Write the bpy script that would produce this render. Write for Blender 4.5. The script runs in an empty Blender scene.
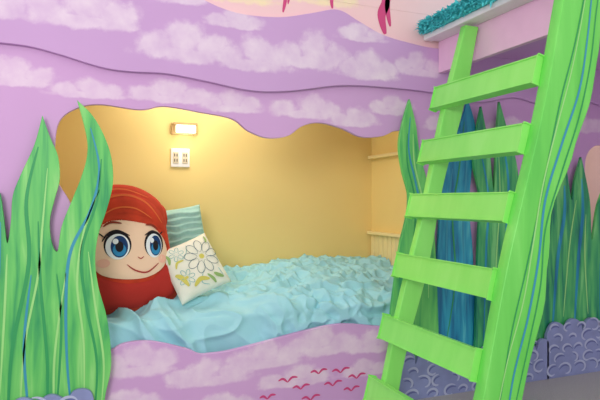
import bpy, bmesh, math, random
from mathutils import Vector, Matrix, noise
random.seed(4)
scene=bpy.context.scene
try: scene.view_settings.view_transform='Standard'
except Exception: pass

# ---------------------------------------------------------------- helpers
def lin(c):
    return tuple(((v/255)/12.92 if v/255<=.04045 else ((v/255+.055)/1.055)**2.4) for v in c)+(1,)
def newmat(name,rough=.6):
    m=bpy.data.materials.new(name); m.use_nodes=True
    b=m.node_tree.nodes['Principled BSDF']; b.inputs['Roughness'].default_value=rough
    return m,m.node_tree,b
def plain(name,col,rough=.6,var=.06,scale=12,bump=0,emit=0):
    m,nt,b=newmat(name,rough); N=nt.nodes; L=nt.links
    tc=N.new('ShaderNodeTexCoord'); no=N.new('ShaderNodeTexNoise'); no.inputs['Scale'].default_value=scale; no.inputs['Detail'].default_value=4
    L.new(tc.outputs['Object'],no.inputs['Vector'])
    mx=N.new('ShaderNodeMix'); mx.data_type='RGBA'; c=lin(col)
    mx.inputs[6].default_value=tuple(v*(1-var) for v in c[:3])+(1,); mx.inputs[7].default_value=tuple(min(1,v*(1+var)) for v in c[:3])+(1,)
    L.new(no.outputs['Fac'],mx.inputs[0]); L.new(mx.outputs[2],b.inputs['Base Color'])
    if bump:
        bp=N.new('ShaderNodeBump'); bp.inputs['Strength'].default_value=bump; bp.inputs['Distance'].default_value=.01
        L.new(no.outputs['Fac'],bp.inputs['Height']); L.new(bp.outputs[0],b.inputs['Normal'])
    if emit:
        b.inputs['Emission Color'].default_value=c; b.inputs['Emission Strength'].default_value=emit
    return m
def mathn(nt,op,a,b=None,clamp=False):
    n=nt.nodes.new('ShaderNodeMath'); n.operation=op; n.use_clamp=clamp
    for i,v in enumerate((a,b)):
        if v is None: continue
        if isinstance(v,(int,float)): n.inputs[i].default_value=v
        else: nt.links.new(v,n.inputs[i])
    return n.outputs[0]
def cloudmat(name,base,light,clouds,base2=None):
    """painted wall: lavender with scumbled white clouds (x,z,half-width,half-height)"""
    m,nt,b=newmat(name,.55); N=nt.nodes; L=nt.links
    tc=N.new('ShaderNodeTexCoord'); P=tc.outputs['Object']
    cur=None
    rr=random.Random(len(name)*7)
    for (x,z,rx,rz) in clouds:
        puffs=[(rr.uniform(-.15,.15),.2,.42,.8),(-.55,-.15,.38,.6),(.5,-.1,.42,.6),(0,-.5,.95,.35)]
        for (dx,dz,sx,sz) in puffs:
            v=N.new('ShaderNodeVectorMath'); v.operation='SUBTRACT'; L.new(P,v.inputs[0]); v.inputs[1].default_value=(x+dx*rx,0,z+dz*rz)
            w=N.new('ShaderNodeVectorMath'); w.operation='MULTIPLY'; L.new(v.outputs[0],w.inputs[0]); w.inputs[1].default_value=(1/(sx*rx),0,1/(sz*rz))
            l=N.new('ShaderNodeVectorMath'); l.operation='LENGTH'; L.new(w.outputs[0],l.inputs[0])
            o=mathn(nt,'SUBTRACT',1,l.outputs['Value'])
            cur=o if cur is None else mathn(nt,'MAXIMUM',cur,o)
    n1=N.new('ShaderNodeTexNoise'); n1.inputs['Scale'].default_value=13; n1.inputs['Detail'].default_value=6; n1.inputs['Roughness'].default_value=.6; L.new(P,n1.inputs['Vector'])
    n2=N.new('ShaderNodeTexNoise'); n2.inputs['Scale'].default_value=11; n2.inputs['Detail'].default_value=5; L.new(P,n2.inputs['Vector'])
    nn=mathn(nt,'MULTIPLY',mathn(nt,'SUBTRACT',n1.outputs['Fac'],.45),1.5)
    mask=mathn(nt,'ADD',cur,nn)
    mr=N.new('ShaderNodeMapRange'); mr.interpolation_type='SMOOTHSTEP'; mr.inputs[1].default_value=-.08; mr.inputs[2].default_value=.5
    L.new(mask,mr.inputs[0])
    body=mathn(nt,'MULTIPLY',mr.outputs[0],mathn(nt,'ADD',mathn(nt,'MULTIPLY',n2.outputs['Fac'],1.4),.0),True)
    mb=N.new('ShaderNodeMix'); mb.data_type='RGBA'; mb.inputs[6].default_value=lin(base); mb.inputs[7].default_value=lin(base2 or tuple(min(255,v+10) for v in base))
    n3=N.new('ShaderNodeTexNoise'); n3.inputs['Scale'].default_value=2.5; L.new(P,n3.inputs['Vector']); L.new(n3.outputs['Fac'],mb.inputs[0])
    mx=N.new('ShaderNodeMix'); mx.data_type='RGBA'; L.new(mb.outputs[2],mx.inputs[6]); mx.inputs[7].default_value=lin(light)
    L.new(body,mx.inputs[0]); L.new(mx.outputs[2],b.inputs['Base Color'])
    return m
def weedmat(name,cols,sx=26,rough=.45,pos=(.32,.45,.58,.70)):
    m,nt,b=newmat(name,rough); N=nt.nodes; L=nt.links
    tc=N.new('ShaderNodeTexCoord')
    mp=N.new('ShaderNodeMapping'); mp.inputs['Scale'].default_value=(1,1,.10); L.new(tc.outputs['Object'],mp.inputs['Vector'])
    no=N.new('ShaderNodeTexNoise'); no.inputs['Scale'].default_value=sx; no.inputs['Detail'].default_value=3; no.inputs['Distortion'].default_value=.4
    L.new(mp.outputs[0],no.inputs['Vector'])
    cr=N.new('ShaderNodeValToRGB'); L.new(no.outputs['Fac'],cr.inputs[0])
    e=cr.color_ramp.elements
    e[0].position=pos[0]; e[0].color=lin(cols[0]); e[1].position=pos[3]; e[1].color=lin(cols[3])
    for i in (1,2):
        k=e.new(pos[i]); k.color=lin(cols[i])
    L.new(cr.outputs[0],b.inputs['Base Color']); return m
def smooth_poly(pts,closed=True,n=6):
    out=[];M=len(pts)
    rng=M if closed else M-1
    for i in range(rng):
        if closed: p0,p1,p2,p3=pts[i-1],pts[i],pts[(i+1)%M],pts[(i+2)%M]
        else: p0,p1,p2,p3=pts[max(i-1,0)],pts[i],pts[i+1],pts[min(i+2,M-1)]
        if math.dist(p1,p2)<1e-6: out.append(p1); continue
        for k in range(n):
            t=k/n
            out.append(tuple(.5*((2*p1[j])+(-p0[j]+p2[j])*t+(2*p0[j]-5*p1[j]+4*p2[j]-p3[j])*t*t+(-p0[j]+3*p1[j]-3*p2[j]+p3[j])*t**3) for j in range(2)))
    if not closed: out.append(pts[-1])
    return out
def link(o,parent=None):
    scene.collection.objects.link(o)
    if parent: o.parent=parent
    return o
def board(name,loops,y0,y1,mat,parent=None,bevel=.003):
    """plywood cut-out standing parallel to the bunk wall; loops in wall metres (x,z)"""
    cu=bpy.data.curves.new(name,'CURVE'); cu.dimensions='2D'; cu.fill_mode='BOTH'
    cu.extrude=(y1-y0)/2-bevel; cu.bevel_depth=bevel; cu.bevel_resolution=1; cu.offset=-bevel
    for lp in loops:
        q=[lp[0]]
        for p in lp[1:]:
            if math.dist(p,q[-1])>.002: q.append(p)
        sp=cu.splines.new('POLY'); sp.points.add(len(q)-1); sp.use_cyclic_u=True
        for i,p in enumerate(q): sp.points[i].co=(p[0],p[1],0,1)
    tmp=bpy.data.objects.new('tmp',cu); scene.collection.objects.link(tmp)
    bpy.context.view_layer.update()
    me=bpy.data.meshes.new_from_object(tmp.evaluated_get(bpy.context.evaluated_depsgraph_get()))
    bpy.data.objects.remove(tmp); 
    me.transform(Matrix(((1,0,0,0),(0,0,-1,(y0+y1)/2),(0,1,0,0),(0,0,0,1))))
    me.materials.clear(); me.materials.append(mat); me.name=name
    return link(bpy.data.objects.new(name,me),parent)
def mesh(name,verts,faces,mat,parent=None,smooth=False):
    me=bpy.data.meshes.new(name); me.from_pydata(verts,[],faces); me.materials.append(mat)
    if smooth:
        for p in me.polygons: p.use_smooth=True
    me.update(); return link(bpy.data.objects.new(name,me),parent)
def box(name,x0,x1,y0,y1,z0,z1,mat,parent=None,bevel=0,segs=2):
    bm=bmesh.new(); bmesh.ops.create_cube(bm,size=1)
    for v in bm.verts: v.co=((x0+x1)/2+v.co.x*(x1-x0),(y0+y1)/2+v.co.y*(y1-y0),(z0+z1)/2+v.co.z*(z1-z0))
    if bevel: bmesh.ops.bevel(bm,geom=bm.edges[:],offset=bevel,segments=segs,affect='EDGES',profile=.6)
    me=bpy.data.meshes.new(name); bm.to_mesh(me); bm.free(); me.materials.append(mat)
    return link(bpy.data.objects.new(name,me),parent)
def stroke(name,paths,y,mat,parent=None,proj=None):
    """painted brush strokes: thin ribbons; paths=[(pts,width),...]"""
    V=[];F=[]
    for pts,w in paths:
        s=smooth_poly(pts,False,8); n=len(s); b0=len(V)
        for i,p in enumerate(s):
            a=s[max(i-1,0)]; c=s[min(i+1,n-1)]; dx,dz=c[0]-a[0],c[1]-a[1]; l=math.hypot(dx,dz) or 1
            ww=w*.5*max(.12,math.sin(math.pi*(.04+.92*i/(n-1)))**.6)
            for sg in (1,-1):
                q=(p[0]-dz/l*ww*sg,p[1]+dx/l*ww*sg)
                V.append((q[0],y if proj is None else proj(*q)-y,q[1]))
        for i in range(n-1): F.append((b0+2*i,b0+2*i+1,b0+2*i+3,b0+2*i+2))
    return mesh(name,V,F,mat,parent)
def empty(name):
    e=bpy.data.objects.new(name,None); e.empty_display_size=.1; scene.collection.objects.link(e); return e

# ---------------------------------------------------------------- materials
CL1=[(-.42,2.12,.24,.10),(.03,2.13,.30,.12),(.10,2.40,.25,.08),(.52,2.02,.28,.13),(.48,2.30,.26,.10),(.90,1.99,.26,.11),(.80,2.17,.2,.06),(1.24,2.04,.26,.12),(1.60,1.99,.24,.10),(1.55,2.18,.18,.06),(1.95,2.03,.2,.09),(-.3,2.45,.25,.08)]
CL2=[(-.28,1.80,.22,.08),(.05,1.75,.2,.06),(.47,1.76,.26,.07),(.78,1.73,.2,.07),(1.22,1.73,.26,.08),(1.52,1.69,.18,.07),(1.78,1.77,.18,.07),(2.2,1.7,.2,.08),(2.7,1.68,.25,.08),(3.3,1.75,.3,.09),(3.1,1.1,.2,.1),
     (.30,.38,.22,.10),(.66,.28,.26,.09),(.22,.17,.22,.08),(.98,.34,.26,.09),(1.32,.38,.26,.10),(1.64,.35,.2,.08),(1.15,.2,.26,.07),(1.6,.2,.2,.06),(.7,.1,.25,.07)]
m_band=cloudmat('paint_lavender_clouds_upper',(202,160,210),(238,218,236),CL1)
m_panel=cloudmat('paint_lavender_clouds_lower',(208,162,212),(240,218,236),CL2)
m_sky=cloudmat('paint_sunset_sky',(246,204,206),(254,236,190),[(.9,2.5,.5,.2),(.8,2.35,.3,.1),(1.3,2.4,.3,.1)])
m_yellow=plain('paint_warm_yellow',(242,216,140),.7,.02,3)
m_green=weedmat('paint_seaweed_green',[(50,162,96),(92,196,100),(116,212,108),(154,226,132)],20)
m_green2=weedmat('paint_seaweed_deep_green',[(24,126,104),(54,166,104),(86,190,108),(124,212,128)])
m_teal=weedmat('paint_seaweed_teal',[(14,112,156),(26,142,180),(44,166,194),(90,196,206)])
m_lad=weedmat('paint_ladder_green',[(140,238,106),(145,240,110),(149,242,113),(155,244,120)],10,.4)
m_lad2=weedmat('paint_ladder_stile',[(100,210,84),(112,220,90),(120,226,96),(134,234,108)],12,.4)
m_blue=plain('paint_stroke_blue',(56,156,184),.5)
m_dgreen=plain('paint_stroke_dark_green',(48,162,92),.5)
m_lgreen=plain('paint_stroke_light_green',(164,230,138),.5)
m_coral=plain('paint_coral_red',(214,70,130),.5)
m_pink=plain('paint_pink_fascia',(242,198,228),.6)
m_white=plain('paint_white',(240,238,236),.5,.02)
m_cream=plain('paint_cream_trim',(246,228,168),.6,.02)
m_carpet=plain('carpet_grey',(190,188,188),.95,.3,160,1)
m_room=plain('paint_room_wall',(222,204,226),.8,.02)
m_matt=plain('mattress_ticking',(200,230,232),.8)
m_foam=plain('paint_sea_foam',(142,152,198),.6,.3,9)
m_foamhi=plain('paint_sea_foam_swirl',(186,194,222),.6,.1,7)
m_foamlo=plain('paint_sea_foam_line',(104,112,168),.6,.1,7)

# ---------------------------------------------------------------- room shell
floor=box('floor',-1.6,4.3,-4.2,1.1,-.05,0,m_carpet)
box('wall_left',-1.65,-1.6,-4.2,1.1,0,3,m_room)
box('wall_right',4.3,4.35,-4.2,1.1,0,3,m_room)

# bunk wall (panel with two openings)
op1=[(-.09,1.30),(-.10,1.44),(-.08,1.58),(0,1.65),(.11,1.675),(.30,1.66),(.42,1.685),(.61,1.665),(.78,1.64),(.87,1.58),(.98,1.545),(1.10,1.56),(1.19,1.62),(1.30,1.645),(1.44,1.62),(1.57,1.575),(1.71,1.585),(1.80,1.62),(1.88,1.60),
 (1.93,1.4),(1.93,1.0),(1.93,.6),(1.90,.45),(1.83,.435),(1.69,.44),(1.43,.475),(1.18,.45),(1.0,.42),(.77,.385),(.66,.38),(.60,.385),(.53,.42),(.35,.475),(.22,.475),(.13,.44),(0,.48),(-.08,.71),(-.04,.95),(-.02,1.15)]
op2=[(3.36,1.34),(3.37,1.50),(3.45,1.585),(3.6,1.60),(3.8,1.63),(4.0,1.60),(4.1,1.5),(4.12,1.0),(4.1,.55),(3.9,.48),(3.6,.5),(3.45,.6),(3.4,.9),(3.37,1.15)]
outer=[(-1.6,0),(4.3,0),(4.3,2.35),(-1.6,2.35)]
wb=board('wall_bunk_front',[outer,smooth_poly(op1),smooth_poly(op2)],0,.03,m_panel)
bl=[(-1.6,1.95),(-1.1,1.9),(-.7,1.95),(-.5,1.93),(-.34,1.93),(-.21,1.925),(-.08,1.90),(.11,1.855),(.25,1.845),(.42,1.85),(.61,1.83),(.88,1.795),(1.11,1.81),(1.43,1.865),(1.76,1.875),(2.10,1.865),(2.4,1.83),(2.7,1.88),(2.95,1.85),(3.3,1.90),(3.7,1.85),(4.3,1.9)]
bu=[(4.3,2.15),(3.6,2.2),(3.0,2.14),(2.5,2.18),(2.10,2.145),(1.87,2.16),(1.69,2.19),(1.535,2.25),(1.40,2.30),(1.235,2.26),(1.05,2.215),(.83,2.205),(.66,2.24),(.555,2.30),(.4,2.45),(.1,2.6),(-.4,2.7),(-1,2.75),(-1.6,2.7)]
board('wall_trim_cloud_band',[smooth_poly(bl,False)+smooth_poly(bu,False)],-.03,-.007,m_band)
box('wall_upper_sky',-1.6,4.3,-.006,.06,2.355,3.0,m_sky)
sky=box('wall_upper_sky_face',-1.6,4.3,-.006,-.0005,1.98,2.354,m_sky)
stroke('coral_branches',[([(1.69,2.52),(1.73,2.40),(1.70,2.31),(1.725,2.20)],.06),([(1.77,2.50),(1.74,2.38),(1.76,2.25)],.035),([(1.385,2.45),(1.37,2.36),(1.375,2.31)],.022),([(1.07,2.42),(1.085,2.34),(1.07,2.25)],.022),([(1.12,2.42),(1.10,2.30)],.016)],-.0075,m_coral,wb)

# ---------------------------------------------------------------- sleeping alcoves
box('wall_alcove_back',-.3,4.3,1.0,1.04,0,2.2,m_yellow)
box('wall_alcove_left',-.3,-.26,.03,1.0,0,2.15,m_yellow)
box('ceiling_alcove',-.3,4.3,.03,1.0,2.15,2.19,m_yellow)
box('wall_alcove_end',2.19,2.26,.03,1.0,0,2.15,m_yellow)
tr=empty('shelf_niche')
box('niche_top',2.15,2.19,.35,.99,1.72,1.745,m_cream,tr,.004)
box('niche_shelf',2.15,2.19,.35,.99,1.525,1.55,m_cream,tr,.004)
box('niche_ledge',2.14,2.19,.35,.99,.93,.955,m_cream,tr,.004)
for i in range(10):
    y=.36+i*.063; box('bead_%d'%i,2.175,2.19,y,y+.056,.62,.93,m_cream,tr,.004)

# ---------------------------------------------------------------- wall lamp and outlet
sc=empty('wall_sconce')
m_metal=plain('brushed_brass',(190,160,110),.35)
m_glow=plain('lamp_diffuser',(255,246,222),.4,0,5,0,2.6)
box('sconce_backplate',.605,.785,.975,.999,1.655,1.735,m_metal,sc,.004)
box('sconce_shade',.612,.778,.93,.975,1.72,1.735,m_metal,sc,.003)
box('sconce_diffuser',.635,.77,.94,.974,1.668,1.719,m_glow,sc,.006)
ou=empty('power_outlet')
m_dark=plain('outlet_slot',(60,55,50),.5)
m_ivory=plain('outlet_ivory',(226,214,186),.5,.02)
box('cover_plate',.605,.735,.988,.999,1.43,1.56,m_white,ou,.004)
for i,x in enumerate((.638,.702)):
    box('receptacle_%d'%i,x-.020,x+.020,.984,.99,1.455,1.535,m_ivory,ou,.003)
    for j,z in enumerate((1.477,1.513)):
        for k,dx in enumerate((-.008,.008)): box('slot_%d%d%d'%(i,j,k),x+dx-.003,x+dx+.003,.982,.985,z-.010,z+.010,m_dark,ou)

# ---------------------------------------------------------------- seaweed cutouts
def weed(name,pts,y0,y1,mat,strokes):
    e=empty(name)
    board('cutout',[smooth_poly(pts)],y0,y1,mat,e,.002)
    for i,(mt,pp) in enumerate(strokes): stroke('brush_%d'%i,pp,y0-.0015,mt,e)
    return e
WL=[(-.75,0),(-.75,0),(-.8,.8),(-.72,1.25),(-.66,1.38),(-.6,1.2),(-.58,1.0),(-.52,.98),(-.47,1.1),(-.39,1.2),(-.335,1.24),(-.315,1.13),(-.30,1.0),(-.285,1.10),(-.277,1.22),(-.243,1.32),(-.197,1.43),(-.175,1.50),(-.152,1.60),(-.152,1.60),(-.12,1.50),(-.085,1.41),(-.077,1.30),(-.10,1.20),(-.12,1.10),(-.112,1.0),(-.087,.955),(-.07,1.07),(-.023,1.20),(.018,1.31),(.045,1.42),(.04,1.52),(.0,1.68),(.0,1.68),(.07,1.61),(.125,1.51),(.158,1.40),(.163,1.275),(.134,1.15),(.096,1.03),(.082,.91),(.096,.78),(.134,.63),(.153,.48),(.153,.36),(.125,.22),(.11,0),(.11,0)]
weed('seaweed_cutout',WL,-.055,-.031,m_green,[
 (m_blue,[([(-.42,.0),(-.38,.4),(-.345,.8),(-.33,1.1)],.028),([(.0,.0),(-.04,.35),(-.05,.7),(-.03,.95),(.06,1.15),(.10,1.35),(.06,1.55)],.014),([(-.2,.1),(-.23,.5),(-.2,.85)],.012)]),
 (m_dgreen,[([(-.30,.1),(-.28,.5),(-.21,.9),(-.22,1.2),(-.17,1.45)],.018),([(-.14,.0),(-.13,.4),(-.16,.8),(-.17,1.1)],.014),([(.07,.1),(.09,.4),(.04,.7),(.02,.95),(.09,1.2),(.11,1.4)],.014),([(-.09,.2),(-.07,.6),(-.09,.85)],.012),([(-.5,.1),(-.46,.6),(-.42,1.0)],.02)]),
 (m_lgreen,[([(-.25,.1),(-.23,.5),(-.17,.85),(-.15,1.1),(-.13,1.35)],.010),([(.03,.15),(.03,.5),(.0,.8),(.03,1.05),(.10,1.25)],.010),([(.11,.2),(.12,.42),(.08,.7),(.05,.95)],.01),([(-.33,.3),(-.31,.7),(-.30,.95)],.01),([(-.1,.1),(-.1,.45),(-.05,.85)],.01)])])
WM=[(1.765,0),(1.765,0),(1.74,.235),(1.735,.475),(1.765,.71),(1.80,.925),(1.845,1.09),(1.86,1.23),(1.816,1.383),(1.795,1.535),(1.824,1.677),(1.868,1.81),(1.868,1.81),(1.912,1.66),(1.935,1.51),(1.99,1.325),(2.035,1.17),(2.05,.95),(2.065,.70),(2.08,.32),(2.1,0),(2.1,0)]
weed('seaweed_cutout',WM,-.055,-.031,m_green,[
 (m_blue,[([(1.87,1.70),(1.86,1.5),(1.91,1.3),(1.95,1.1),(1.92,.8),(1.88,.4)],.014)]),
 (m_dgreen,[([(1.85,1.6),(1.85,1.42),(1.9,1.22),(1.9,1.0),(1.85,.7)],.012)]),
 (m_lgreen,[([(1.89,1.6),(1.90,1.42),(1.96,1.2),(2.0,1.0),(2.0,.6)],.012)])])
WT=[(2.0,.1),(2.05,.575),(2.09,.885),(2.115,1.2),(2.178,1.455),(2.26,1.665),(2.32,1.84),(2.32,1.84),(2.38,1.655),(2.35,1.394),(2.33,1.135),(2.36,.81),(2.36,.1)]
weed('seaweed_cutout',WT,-.028,-.008,m_teal,[(m_dgreen,[([(2.29,1.7),(2.25,1.4),(2.2,1.1),(2.22,.7),(2.15,.3)],.012)]),(m_blue,[([(2.32,1.6),(2.30,1.3),(2.28,1.0),(2.3,.5)],.016),([(2.2,1.4),(2.16,1.1),(2.15,.6)],.014)])])
WG=[(2.36,.1),(2.36,.33),(2.38,.94),(2.397,1.2),(2.345,1.426),(2.365,1.62),(2.404,1.80),(2.404,1.80),(2.468,1.525),(2.50,1.265),(2.518,1.40),(2.526,1.59),(2.55,1.84),(2.55,1.84),(2.634,1.60),(2.692,1.434),(2.716,1.20),(2.683,.87),(2.68,.30),(2.67,.1)]
weed('seaweed_cutout',WG,-.055,-.031,m_green2,[(m_teal,[([(2.42,.3),(2.44,.9),(2.46,1.2),(2.40,1.5)],.018),([(2.6,.3),(2.6,.9),(2.62,1.3),(2.57,1.6)],.02)]),(m_lgreen,[([(2.5,.3),(2.52,.8),(2.55,1.2),(2.54,1.5)],.01)])])
WR=[(2.90,.1),(2.97,.787),(3.0,1.096),(3.06,1.27),(3.13,1.445),(3.13,1.445),(3.18,1.2),(3.21,1.34),(3.27,1.50),(3.27,1.50),(3.35,1.2),(3.37,.915),(3.428,1.164),(3.525,1.345),(3.525,1.345),(3.60,1.0),(3.68,1.2),(3.75,1.35),(3.75,1.35),(3.82,.9),(3.82,.1)]
weed('seaweed_cutout',WR,-.05,-.029,m_green2,[(m_teal,[([(3.0,.3),(3.05,.8),(3.11,1.1),(3.11,1.3)],.03),([(3.2,.3),(3.24,.8),(3.28,1.1),(3.27,1.35)],.03),([(3.45,.3),(3.46,.8),(3.51,1.2)],.03)]),(m_lgreen,[([(3.1,.4),(3.16,.9),(3.22,1.2)],.012),([(3.33,.4),(3.30,.8),(3.31,1.1)],.012)])])
def foam(name,pts,y0=-.085):
    e=empty(name); x0,x1=pts[0][0],pts[-1][0]
    board('cutout',[[(x0,0)]+smooth_poly(pts,False)+[(x1,0)]],y0,y0+.025,m_foam,e,.002)
    hi=[];lo=[]
    zt=max(p[1] for p in pts); r=0; z=zt-.06
    while z>.02:
        x=x0+.05+(.05 if r%2 else 0)
        while x<x1-.07:
            R=random.uniform(.035,.06); a0=random.uniform(1.6,3.0); sg=random.choice((1,-1)); q=random.uniform(2.4,4.6)
            pt=[(x+sg*R*(1-t*.6)*math.cos(a0-t*q)*1.25,z+R*(1-t*.6)*math.sin(a0-t*q)) for t in [i/9 for i in range(10)]]
            hi.append((pt,.015)); lo.append(([(a+.008,b-.014) for a,b in pt[:7]],.012))
            x+=random.uniform(.09,.14)
        z-=.07; r+=1
    stroke('swirl_shadow_line',lo,y0-.001,m_foamlo,e); stroke('swirl',hi,y0-.0015,m_foamhi,e)
def bumps(x0,x1,z,step=.11,h=.03):
    p=[];x=x0
    while x<x1:
        p+= [(x,z-h*1.2),(x+step*.25,z+h*.6),(x+step*.6,z+h),(x+step*.95,z+h*.1)]; x+=step*random.uniform(.95,1.2); z+=random.uniform(-.012,.012)
    return p
foam('sea_foam_cutout',bumps(1.78,2.88,.26))
foam('sea_foam_cutout',bumps(2.92,4.1,.34,.16,.035))
foam('sea_foam_cutout',bumps(-.8,.05,.27,.12,.025)+[(.08,.2)])
def bird(x,z,s): return [([(x-s,z+s*.15),(x-s*.5,z+s*.3),(x,z-s*.1)],.013),([(x,z-s*.1),(x+s*.5,z+s*.35),(x+s*1.1,z+s*.3)],.013)]
bp=[]
for x,z,s in [(1.10,.18,.055),(1.29,.205,.05),(1.43,.195,.055),(1.535,.15,.055),(1.18,.13,.05),(1.38,.125,.055),(.98,.10,.045),(1.5,.08,.05),(1.24,.06,.055)]: bp+=bird(x,z,s)
stroke('bird_mural',bp,-.0015,m_coral,wb)

# ---------------------------------------------------------------- bed: mattress + comforter
bed=empty('bunk_bed')
box('bed_base',-.25,2.18,.12,.99,0,.30,m_white,bed,.01)
box('mattress',-.25,2.17,.14,.96,.30,.48,m_matt,bed,.05,4)
m_comf=plain('comforter_aqua',(164,222,232),.6,.02,40,.08)
prof=[(.05,.34),(.05,.42),(.055,.50),(.07,.555),(.105,.59),(.16,.61),(.25,.625),(.45,.64),(.65,.655),(.85,.68),(.95,.68),(.985,.60)]
ps=smooth_poly(prof,False,14); NX=480
L=[0]
for i in range(1,len(ps)): L.append(L[-1]+math.dist(ps[i],ps[i-1]))
NV=220; PV=[]
for j in range(NV+1):
    d=L[-1]*j/NV; i=max(k for k in range(len(L)) if L[k]<=d+1e-9); i=min(i,len(ps)-2)
    t=(d-L[i])/max(1e-9,L[i+1]-L[i]); p=tuple(ps[i][k]*(1-t)+ps[i+1][k]*t for k in (0,1))
    dy,dz=ps[i+1][0]-ps[i][0],ps[i+1][1]-ps[i][1]; l=math.hypot(dy,dz); PV.append((p,(-dz/l,dy/l),d))
def sm(a,b,x):
    t=max(0,min(1,(x-a)/(b-a))); return t*t*(3-2*t)
def billow(x,y,z): return 1-min(1,abs(noise.noise(Vector((x,y,z))))*2.6)
verts=[];faces=[]
for i in range(NX+1):
    x=-.24+2.41*i/NX
    for j,(p,n,d) in enumerate(PV):
        ruch=sm(.80,1.15,x+.35*noise.noise(Vector((x*2,d*3,1)))+.35*(d-.5))
        big=noise.noise(Vector((x*1.8,d*2.4,3.1)))*.045
        wx=noise.noise(Vector((x*3,d*3,7))); wy=noise.noise(Vector((x*3,d*3,17)))
        # gathered, crumpled rosette ruching: creases between puffed lobes
        X=x*7.5+wx*1.4; Y=d*10+wy*1.4
        cell=min(math.dist((X,Y),(math.floor(X)+a+.5+.84*noise.noise(Vector((math.floor(X)+a,math.floor(Y)+b,3.3))),math.floor(Y)+b+.5+.84*noise.noise(Vector((math.floor(X)+a,math.floor(Y)+b,8.8))))) for a in (-1,0,1) for b in (-1,0,1)) if ruch>.01 else 0
        lobe=math.sqrt(max(0,1-(cell/.85)**2)) if cell<.85 else 0
        r=ruch*(.050*lobe-.022+.034*(billow(x*5,d*9,2)-.5)+.018*(billow(x*12,d*14,6)-.5))
        # long soft creases fanning from the pillows towards the front edge
        ang=math.atan2(d-1.15,x+.1)
        f1=billow(ang*4.2+wx*.4,math.hypot(d-1.15,x+.1)*1.1,5)**2.4
        f2=billow(x*1.6+d*1.2,d*4.0-x*.8,9)**2.6
        f3=billow(x*4.5-d*2,d*5+x*2,12)**2
        fold=(1-ruch)*(.066*f1+.044*f2+.018*f3-.046)
        front=sm(.40,.06,d)*(.034*billow(x*6+d*4,d*2,21)**1.6-.004)
        pile=.05*sm(1.0,1.5,x)*sm(.3,.7,d)
        dent=-.06*math.exp(-((x-.22)/.34)**2-((p[0]-.36)/.2)**2) if p[1]>.58 else 0
        h=big+r+fold+front+pile+dent
        y=p[0]+n[0]*h
        verts.append((x,min(max(y,.036),.992),max(p[1]+n[1]*h,.34)))
for i in range(NX):
    for j in range(NV):
        a=i*(NV+1)+j; faces.append((a,a+NV+1,a+NV+2,a+1))
mesh('comforter',verts,faces,m_comf,bed,True)

# ---------------------------------------------------------------- cushions
def cushion(name,w,h,t,mat,loc,rot,n=40,wr=.0,ruch=False,pinch=.10):
    e=empty(name); V=[];F=[]
    for side in (1,-1):
        b0=len(V)
        for i in range(n+1):
            for j in range(n+1):
                u,v=i/n*2-1,j/n*2-1
                px=u*(1-pinch*(1-v*v)*.5)*w/2; pz=v*(1-pinch*(1-u*u)*.5)*h/2
                k=((1-u**4)*(1-v**4))**.55*t/2
                k+= (wr*noise.noise(Vector((u*3,v*3,side+5))) + (.010*math.sin(v*26+3*noise.noise(Vector((u*2,v*2,1))))+.005*noise.noise(Vector((u*20,v*6,2))) if ruch else 0))*min(1,(1-abs(u))*6,(1-abs(v))*6)
                V.append((px,-side*k,pz))
        for i in range(n):
            for j in range(n):
                a=b0+i*(n+1)+j; q=(a,a+n+1,a+n+2,a+1); F.append(q if side==1 else q[::-1])
    o=mesh('cover',V,F,mat,e,True)
    bm=bmesh.new(); bm.from_mesh(o.data); bmesh.ops.remove_doubles(bm,verts=bm.verts[:],dist=.0005); bm.to_mesh(o.data); bm.free()
    e.location=loc; e.rotation_euler=rot
    f=lambda x,z:-((max(0,1-(2*x/w)**4)*max(0,1-(2*z/h)**4))**.55*t/2)
    return e,f
m_tealc=plain('cushion_teal_fabric',(164,208,198),.85,.12,22)
m_whitec=plain('cushion_cream_fabric',(240,240,222),.85,.03,30)
c1,_=cushion('ruched_cushion',.34,.38,.12,m_tealc,(.62,.71,.965),(math.radians(-14),math.radians(-8),math.radians(4)),ruch=True)
c2,fs=cushion('floral_cushion',.335,.345,.13,m_whitec,(.64,.35,.80),(math.radians(-28),math.radians(-19),math.radians(14)),wr=.006)
m_emb=plain('embroidery_grey',(86,116,124),.7); m_yel=plain('embroidery_yellow',(214,206,96),.7); m_embt=plain('embroidery_teal',(110,180,180),.7); m_leaf=plain('embroidery_leaf_green',(150,186,110),.7)
def flower(cx,cz,r,n,w=.004,rot=0):
    out=[]
    for i in range(n):
        a=rot+2*math.pi*i/n; ca,sa=math.cos(a),math.sin(a)
        pts=[]
        for (q,s) in [(.25,0),(.5,.2),(.85,.18),(1,0),(.85,-.18),(.5,-.2),(.25,0)]:
            pts.append((cx+r*(q*ca-s*sa),cz+r*(q*sa+s*ca)))
        out.append((pts,w))
    return out
stroke('flower_outline',flower(.05,.03,.105,9,.0035),.004,m_emb,c2,fs)
stroke('flower_outline_small',flower(-.09,-.05,.05,7,.003)+flower(-.08,.10,.045,6,.003)+[([(.02,-.05),(-.02,-.11),(.02,-.14)],.004),([(.11,-.07),(.12,-.12)],.004),([(-.05,.06),(-.02,.09),(.0,.13)],.003)],.004,m_embt,c2,fs)
stroke('flower_centre',[([(.035,.03),(.065,.03)],.03),([(-.10,-.05),(-.08,-.05)],.016)],.005,m_yel,c2,fs)
stroke('flower_petals_yellow',[([(-.14,-.01),(-.115,-.04),(-.1,-.10)],.026),([(-.07,-.115),(-.02,-.09),(.03,-.11)],.026),([(-.12,.02),(-.10,.05),(-.06,.05)],.014)],.0045,m_yel,c2,fs)
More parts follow.
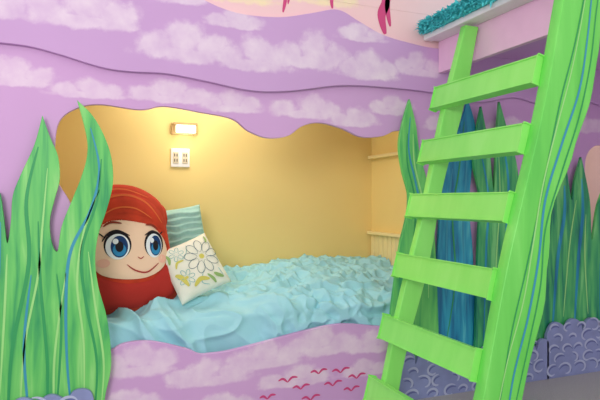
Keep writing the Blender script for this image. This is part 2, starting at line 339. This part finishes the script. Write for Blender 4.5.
stroke('leaves',[([(.07,-.09),(.09,-.11),(.12,-.13)],.022),([(.03,-.08),(.05,-.115),(.06,-.145)],.018),([(-.14,.06),(-.13,.09),(-.135,.12)],.016),([(.12,.10),(.13,.12),(.13,.145)],.014)],.0045,m_leaf,c2,fs)

# ---------------------------------------------------------------- mermaid plush
pl=empty('mermaid_plush_pillow')
m_hair=plain('plush_hair_red',(200,60,30),.9,.3,14,.4); m_hair2=plain('plush_hair_dark_red',(184,44,34),.9,.1); m_hl=plain('plush_hair_orange',(222,104,50),.85,.1)  # second red is the plush's own darker hair below the chin
m_skin=plain('plush_skin',(248,212,180),.9,.02); m_ew=plain('plush_eye_white',(236,242,244),.9,.01); m_ib=plain('plush_iris_blue',(50,140,190),.9); m_id=plain('plush_iris_dark_blue',(20,60,110),.9); m_blk=plain('plush_lash_black',(28,22,28),.9)
m_brow=plain('plush_brow_brown',(140,50,26),.8); m_lip=plain('plush_smile_red',(170,50,48),.8); m_blush=plain('plush_blush',(246,188,164),.9,.02)
K=.00584
def loc(px,py): return ((px-130)*K,(245-py)*K)   # 5.84 mm pattern grid, origin at the plush's middle
sil=smooth_poly([loc(*p) for p in [(66,300),(64,262),(72,226),(86,203),(106,192),(130,191),(150,199),(163,213),(167,240),(171,262),(177,288),(173,306),(152,314),(120,316),(84,314)]],True,8)
cx=sum(p[0] for p in sil)/len(sil); cz=sum(p[1] for p in sil)/len(sil)
pol=sorted([(math.atan2(p[1]-cz,p[0]-cx),math.dist(p,(cx,cz))) for p in sil])
def rad(a):
    for i in range(len(pol)):
        a1,r1=pol[i]; a0,r0=pol[i-1]
        if i==0: 
            if a<=a1: a0-=2*math.pi; return r0+(r1-r0)*(a-a0)/(a1-a0)
            continue
        if a<=a1: return r0+(r1-r0)*(a-a0)/max(1e-9,a1-a0)
    a0,r0=pol[-1]; a1,r1=pol[0]; a1+=2*math.pi; return r0+(r1-r0)*(a-a0)/(a1-a0)
T=.105
def surf(x,z):
    r=math.dist((x,z),(cx,cz))/rad(math.atan2(z-cz,x-cx)); r=min(r,1)
    return -T*(1-r**3.4)**.6
V=[];F=[];NA=96;NR=28
for side in (1,-1):
    b0=len(V); V.append((cx,-side*T,cz))
    for j in range(1,NR+1):
        for i in range(NA):
            a=-math.pi+2*math.pi*i/NA; r=math.sin(j/NR*math.pi/2); R=rad(a)*r
            V.append((cx+R*math.cos(a),-side*T*max(0,1-r**3.4)**.6,cz+R*math.sin(a)))
    for i in range(NA):
        i2=(i+1)%NA; t=(b0,b0+1+i,b0+1+i2); F.append(t if side==1 else t[::-1])
        for j in range(NR-1):
            q=(b0+1+j*NA+i,b0+1+(j+1)*NA+i,b0+1+(j+1)*NA+i2,b0+1+j*NA+i2); F.append(q if side==1 else q[::-1])
o=mesh('hair_body',V,F,m_hair,pl,True)
bm=bmesh.new(); bm.from_mesh(o.data); bmesh.ops.remove_doubles(bm,verts=bm.verts[:],dist=.0005); bmesh.ops.recalc_face_normals(bm,faces=bm.faces[:]); bm.to_mesh(o.data); bm.free()
def patch(name,pts,off,mat,puff=0):
    s=smooth_poly(pts,True,6); bm=bmesh.new(); vs=[bm.verts.new((p[0],0,p[1])) for p in s]; bm.faces.new(vs)
    x0=min(p[0] for p in s);x1=max(p[0] for p in s);z0=min(p[1] for p in s);z1=max(p[1] for p in s)
    st=.012
    k=x0+st
    while k<x1: bmesh.ops.bisect_plane(bm,geom=bm.verts[:]+bm.edges[:]+bm.faces[:],plane_co=(k,0,0),plane_no=(1,0,0)); k+=st
    k=z0+st
    while k<z1: bmesh.ops.bisect_plane(bm,geom=bm.verts[:]+bm.edges[:]+bm.faces[:],plane_co=(0,0,k),plane_no=(0,0,1)); k+=st
    for v in bm.verts:
        e=0
        if puff:
            dmin=min(math.dist((v.co.x,v.co.z),p) for p in s); e=puff*min(1,dmin/.03)**.5
        v.co.y=surf(v.co.x,v.co.z)-off-e
    for f in bm.faces: f.smooth=True
    me=bpy.data.meshes.new(name); bm.to_mesh(me); bm.free(); me.materials.append(mat); return link(bpy.data.objects.new(name,me),pl)
def pp(l): return [loc(*p) for p in l]
def ell(cx_,cy_,rx,ry,n=14): return [loc(cx_+rx*math.cos(2*math.pi*i/n),cy_+ry*math.sin(2*math.pi*i/n)) for i in range(n)]
patch('face',pp([(90,256),(92,240),(99,230),(114,225),(130,227),(146,231),(157,240),(163,252),(163,265),(157,275),(143,282),(124,283),(104,279),(94,270)]),.004,m_skin,.008)
patch('blush_left',ell(103,267,6,4),.014,m_blush); patch('blush_right',ell(158,265,4,4),.012,m_blush)
for k,(ex,ey,rx,ry) in enumerate([(116,252,11,12),(150,252,7.8,11.5)]):
    patch('lash_%d'%k,ell(ex,ey-1.5,rx+1.6,ry+1.2),.0132,m_blk); patch('eye_white_%d'%k,ell(ex,ey,rx,ry),.0142,m_ew)
    patch('iris_%d'%k,ell(ex+1.5,ey,rx*.72,ry*.85),.0152,m_id); patch('iris_light_%d'%k,ell(ex+1.5,ey+3,rx*.55,ry*.5),.0162,m_ib)
    patch('pupil_%d'%k,ell(ex+1.5,ey,rx*.34,ry*.42),.0172,m_blk); patch('glint_%d'%k,ell(ex-2,ey-5,rx*.24,ry*.22),.0182,m_ew)
stroke('lashes',[(pp([(102,247),(107,240),(116,237),(127,242)]),.012),(pp([(141,242),(149,238),(157,243)]),.010),(pp([(104,243),(99,239)]),.007),(pp([(156,241),(160,238)]),.007)],.0185,m_blk,pl,surf)
stroke('brows',[(pp([(103,233),(110,229),(120,230)]),.013),(pp([(142,232),(148,232),(154,236)]),.012)],.0165,m_brow,pl,surf)
stroke('smile',[(pp([(124,269),(132,275),(143,277),(154,269)]),.009),(pp([(134,262),(137,264),(140,262)]),.006)],.016,m_lip,pl,surf)
patch('fringe',pp([(84,240),(87,220),(101,206),(120,200),(142,205),(158,219),(166,240),(166,254),(159,243),(148,233),(134,229),(118,227),(105,230),(97,241),(89,260)]),.005,m_hair,.018)
patch('fringe_sweep',pp([(92,226),(104,210),(122,204),(140,209),(154,221),(163,240),(150,229),(134,222),(116,221),(102,226),(92,240)]),.022,m_hair,.012)
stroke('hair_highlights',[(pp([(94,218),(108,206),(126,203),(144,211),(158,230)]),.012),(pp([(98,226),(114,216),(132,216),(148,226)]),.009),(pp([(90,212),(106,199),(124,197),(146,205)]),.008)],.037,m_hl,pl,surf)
patch('collar_hair',pp([(86,268),(98,279),(118,286),(132,287),(148,284),(164,271),(172,282),(170,299),(150,309),(120,311),(90,309),(80,292)]),.004,m_hair2,.008)
pl.location=(.28,.40,.972); pl.rotation_euler=(math.radians(-6),0,math.radians(4))
bun=bpy.data.meshes.new('hair_flip'); bm=bmesh.new(); bmesh.ops.create_uvsphere(bm,u_segments=28,v_segments=16,radius=1)
for v in bm.verts:
    n=v.co.copy(); s=1+.08*noise.noise(n*2.5); v.co=Vector((n.x*.085*s+.05*n.z*.4,n.y*.07*s,n.z*.13*s))
for f in bm.faces: f.smooth=True
bm.to_mesh(bun); bm.free(); bun.materials.append(m_hair); ob=link(bpy.data.objects.new('hair_flip',bun),pl); ob.location=(.14,.08,.09); ob.rotation_euler=(0,.25,0)

# ---------------------------------------------------------------- ladder
lad=empty('ladder'); K2=.265
def fx(z): return 1.727+K2*(z-1.2)
def wv(z,a=.008,f=5,ph=0): return a*math.sin(z*f+ph)
zs=[i*.06 for i in range(44)]
wid=[(0,.2),(.3,.19),(.5,.19),(.75,.21),(.95,.18),(1.15,.145),(1.4,.2),(1.65,.24),(1.85,.23),(2.05,.2),(2.3,.19),(2.6,.22)]
def wat(z):
    for (a,b),(c,d) in zip(wid,wid[1:]):
        if z<=c: t=(z-a)/(c-a); t=t*t*(3-2*t); return b+(d-b)*t
    return wid[-1][1]
NY=-1.15
near=[(fx(z)-.02+wv(z),z) for z in zs]+[(fx(z)+.005+wat(z),z) for z in reversed(zs)]
board('stile_near',[near],NY,NY+.058,m_lad2,lad,.004)
zf=[z for z in zs if z<2.12]+[2.165]
far=[(fx(z)+wv(z,.006,6,1),z) for z in zf]+[(fx(z)+.105+wv(z,.01,7,2),z) for z in reversed(zf)]
board('stile_far',[far],-.425,-.38,m_lad,lad,.004)
stroke('stile_brush_dark',[([(fx(z)+.03+wat(z)*.22+wv(z,.012,7,0),z) for z in zs[3::4]],.008)]+[([(fx(z)+wat(z)*.85,z) for z in zs[2::4]],.008)],NY-.0015,m_dgreen,lad)
stroke('stile_brush_blue',[([(fx(z)+wat(z)*.66+wv(z,.008,8),z) for z in zs[0::4]],.012)],NY-.0017,m_blue,lad)
stroke('stile_brush_light',[([(fx(z)+wat(z)*.42+wv(z,.01,6,2),z) for z in zs[1::4]],.008)],NY-.0016,m_lgreen,lad)
u=Vector((K2,0,1)).normalized(); nrm=Vector((-u.z,0,u.x))
ya,yb=NY+.057,-.34
for k,z in enumerate([1.755,1.457,1.163,.845,.52,.20]):
    bm=bmesh.new(); bmesh.ops.create_cube(bm,size=1)
    for v in bm.verts:
        c=v.co.copy(); v.co=Vector((fx(z)-.008,(ya+yb)/2,z))+nrm*(.018+c.x*.036)+u*(c.z*.126)+Vector((0,c.y*(yb-ya),0))
    bmesh.ops.bevel(bm,geom=bm.edges[:],offset=.006,segments=2,affect='EDGES')
    bmesh.ops.recalc_face_normals(bm,faces=bm.faces[:])
    me=bpy.data.meshes.new('rung_%d'%k); bm.to_mesh(me); bm.free(); me.materials.append(m_lad); link(bpy.data.objects.new('rung_%d'%k,me),lad)

# ---------------------------------------------------------------- loft platform
lf=empty('loft_platform'); YE=-1.085
box('deck',2.04,4.28,YE,-.032,2.185,2.215,m_white,lf,.004)
box('deck_nosing',1.98,2.04,YE,-.032,2.18,2.215,m_white,lf,.006)
box('fascia',2.09,2.125,YE,-.032,1.99,2.185,m_pink,lf,.004)
box('fascia_end',2.125,4.28,YE,YE+.035,1.99,2.185,m_pink,lf,.004)
box('underside',2.125,4.28,YE+.035,-.032,2.13,2.185,m_panel,lf)
m_fl=plain('rug_turquoise_fluff',(96,226,234),.9,.3,60)
V=[];F=[]
for k in range(9000):
    x=random.uniform(1.99,2.5); y=random.uniform(-.95,-.05)
    d=Vector((random.uniform(-1,.6),random.uniform(-1,1),random.uniform(.1,1))).normalized()
    z=2.245
    if random.random()<.6: x=random.uniform(1.94,1.98); z=random.uniform(2.222,2.275); d=Vector((random.uniform(-1,-.1),random.uniform(-1,1),random.uniform(-.5,1))).normalized()
    l=random.uniform(.02,.048); b=Vector((x,y,z)); mid=b+d*l*.6; tip=b+d*l+Vector((0,0,-.008))
    s=Vector((d.y,-d.x,.1)).normalized()*.006; i0=len(V)
    V+= [tuple(b-s),tuple(b+s),tuple(mid+s),tuple(mid-s),tuple(tip)]; F+=[(i0,i0+1,i0+2,i0+3),(i0+3,i0+2,i0+4)]
rug=mesh('shag_rug',V,F,m_fl)
rb=box('rug_backing',1.95,2.5,-.97,-.04,2.218,2.268,m_fl,rug,.008)

# ---------------------------------------------------------------- light
w=bpy.data.worlds.new('room_daylight'); scene.world=w; w.use_nodes=True
w.node_tree.nodes['Background'].inputs[0].default_value=(1,.98,.98,1); w.node_tree.nodes['Background'].inputs[1].default_value=.84
def area(name,locn,target,sx,sy,e,col):
    l=bpy.data.lights.new(name,'AREA'); l.shape='RECTANGLE'; l.size=sx; l.size_y=sy; l.energy=e; l.color=col
    o=bpy.data.objects.new(name,l); scene.collection.objects.link(o); o.location=locn
    o.rotation_euler=(Vector(target)-Vector(locn)).to_track_quat('-Z','Y').to_euler(); return o
area('added_room_fill_light',(-1.2,-3.6,2.1),(1.2,0,.9),1.1,1.0,58,(1,.98,.95))  # added unseen area light from behind left, assumed daylight; no window is modelled
area('alcove_fill_light',(.8,.7,2.13),(.8,.65,0),.9,.3,8.5,(1,.96,.87))  # added unseen fill under the alcove ceiling, no fixture modelled there
area('alcove_fill_light_right',(3.4,.5,2.13),(3.4,.5,0),.8,.5,7,(1,.93,.8))  # extra fill put in to brighten the second alcove, not a real lamp
p=bpy.data.lights.new('sconce_bulb','POINT'); p.energy=.8; p.color=(1,.9,.72); p.shadow_soft_size=.04
po=bpy.data.objects.new('sconce_bulb',p); scene.collection.objects.link(po); po.location=(.70,.88,1.63)

# ---------------------------------------------------------------- camera
cd=bpy.data.cameras.new('camera'); cam=bpy.data.objects.new('camera',cd); scene.collection.objects.link(cam)
cd.sensor_width=36; cd.lens=33.6; cam.location=(0,-2.954,1.2); cam.rotation_euler=(math.radians(90),0,math.radians(-21.7)); cd.clip_start=.02
scene.camera=cam
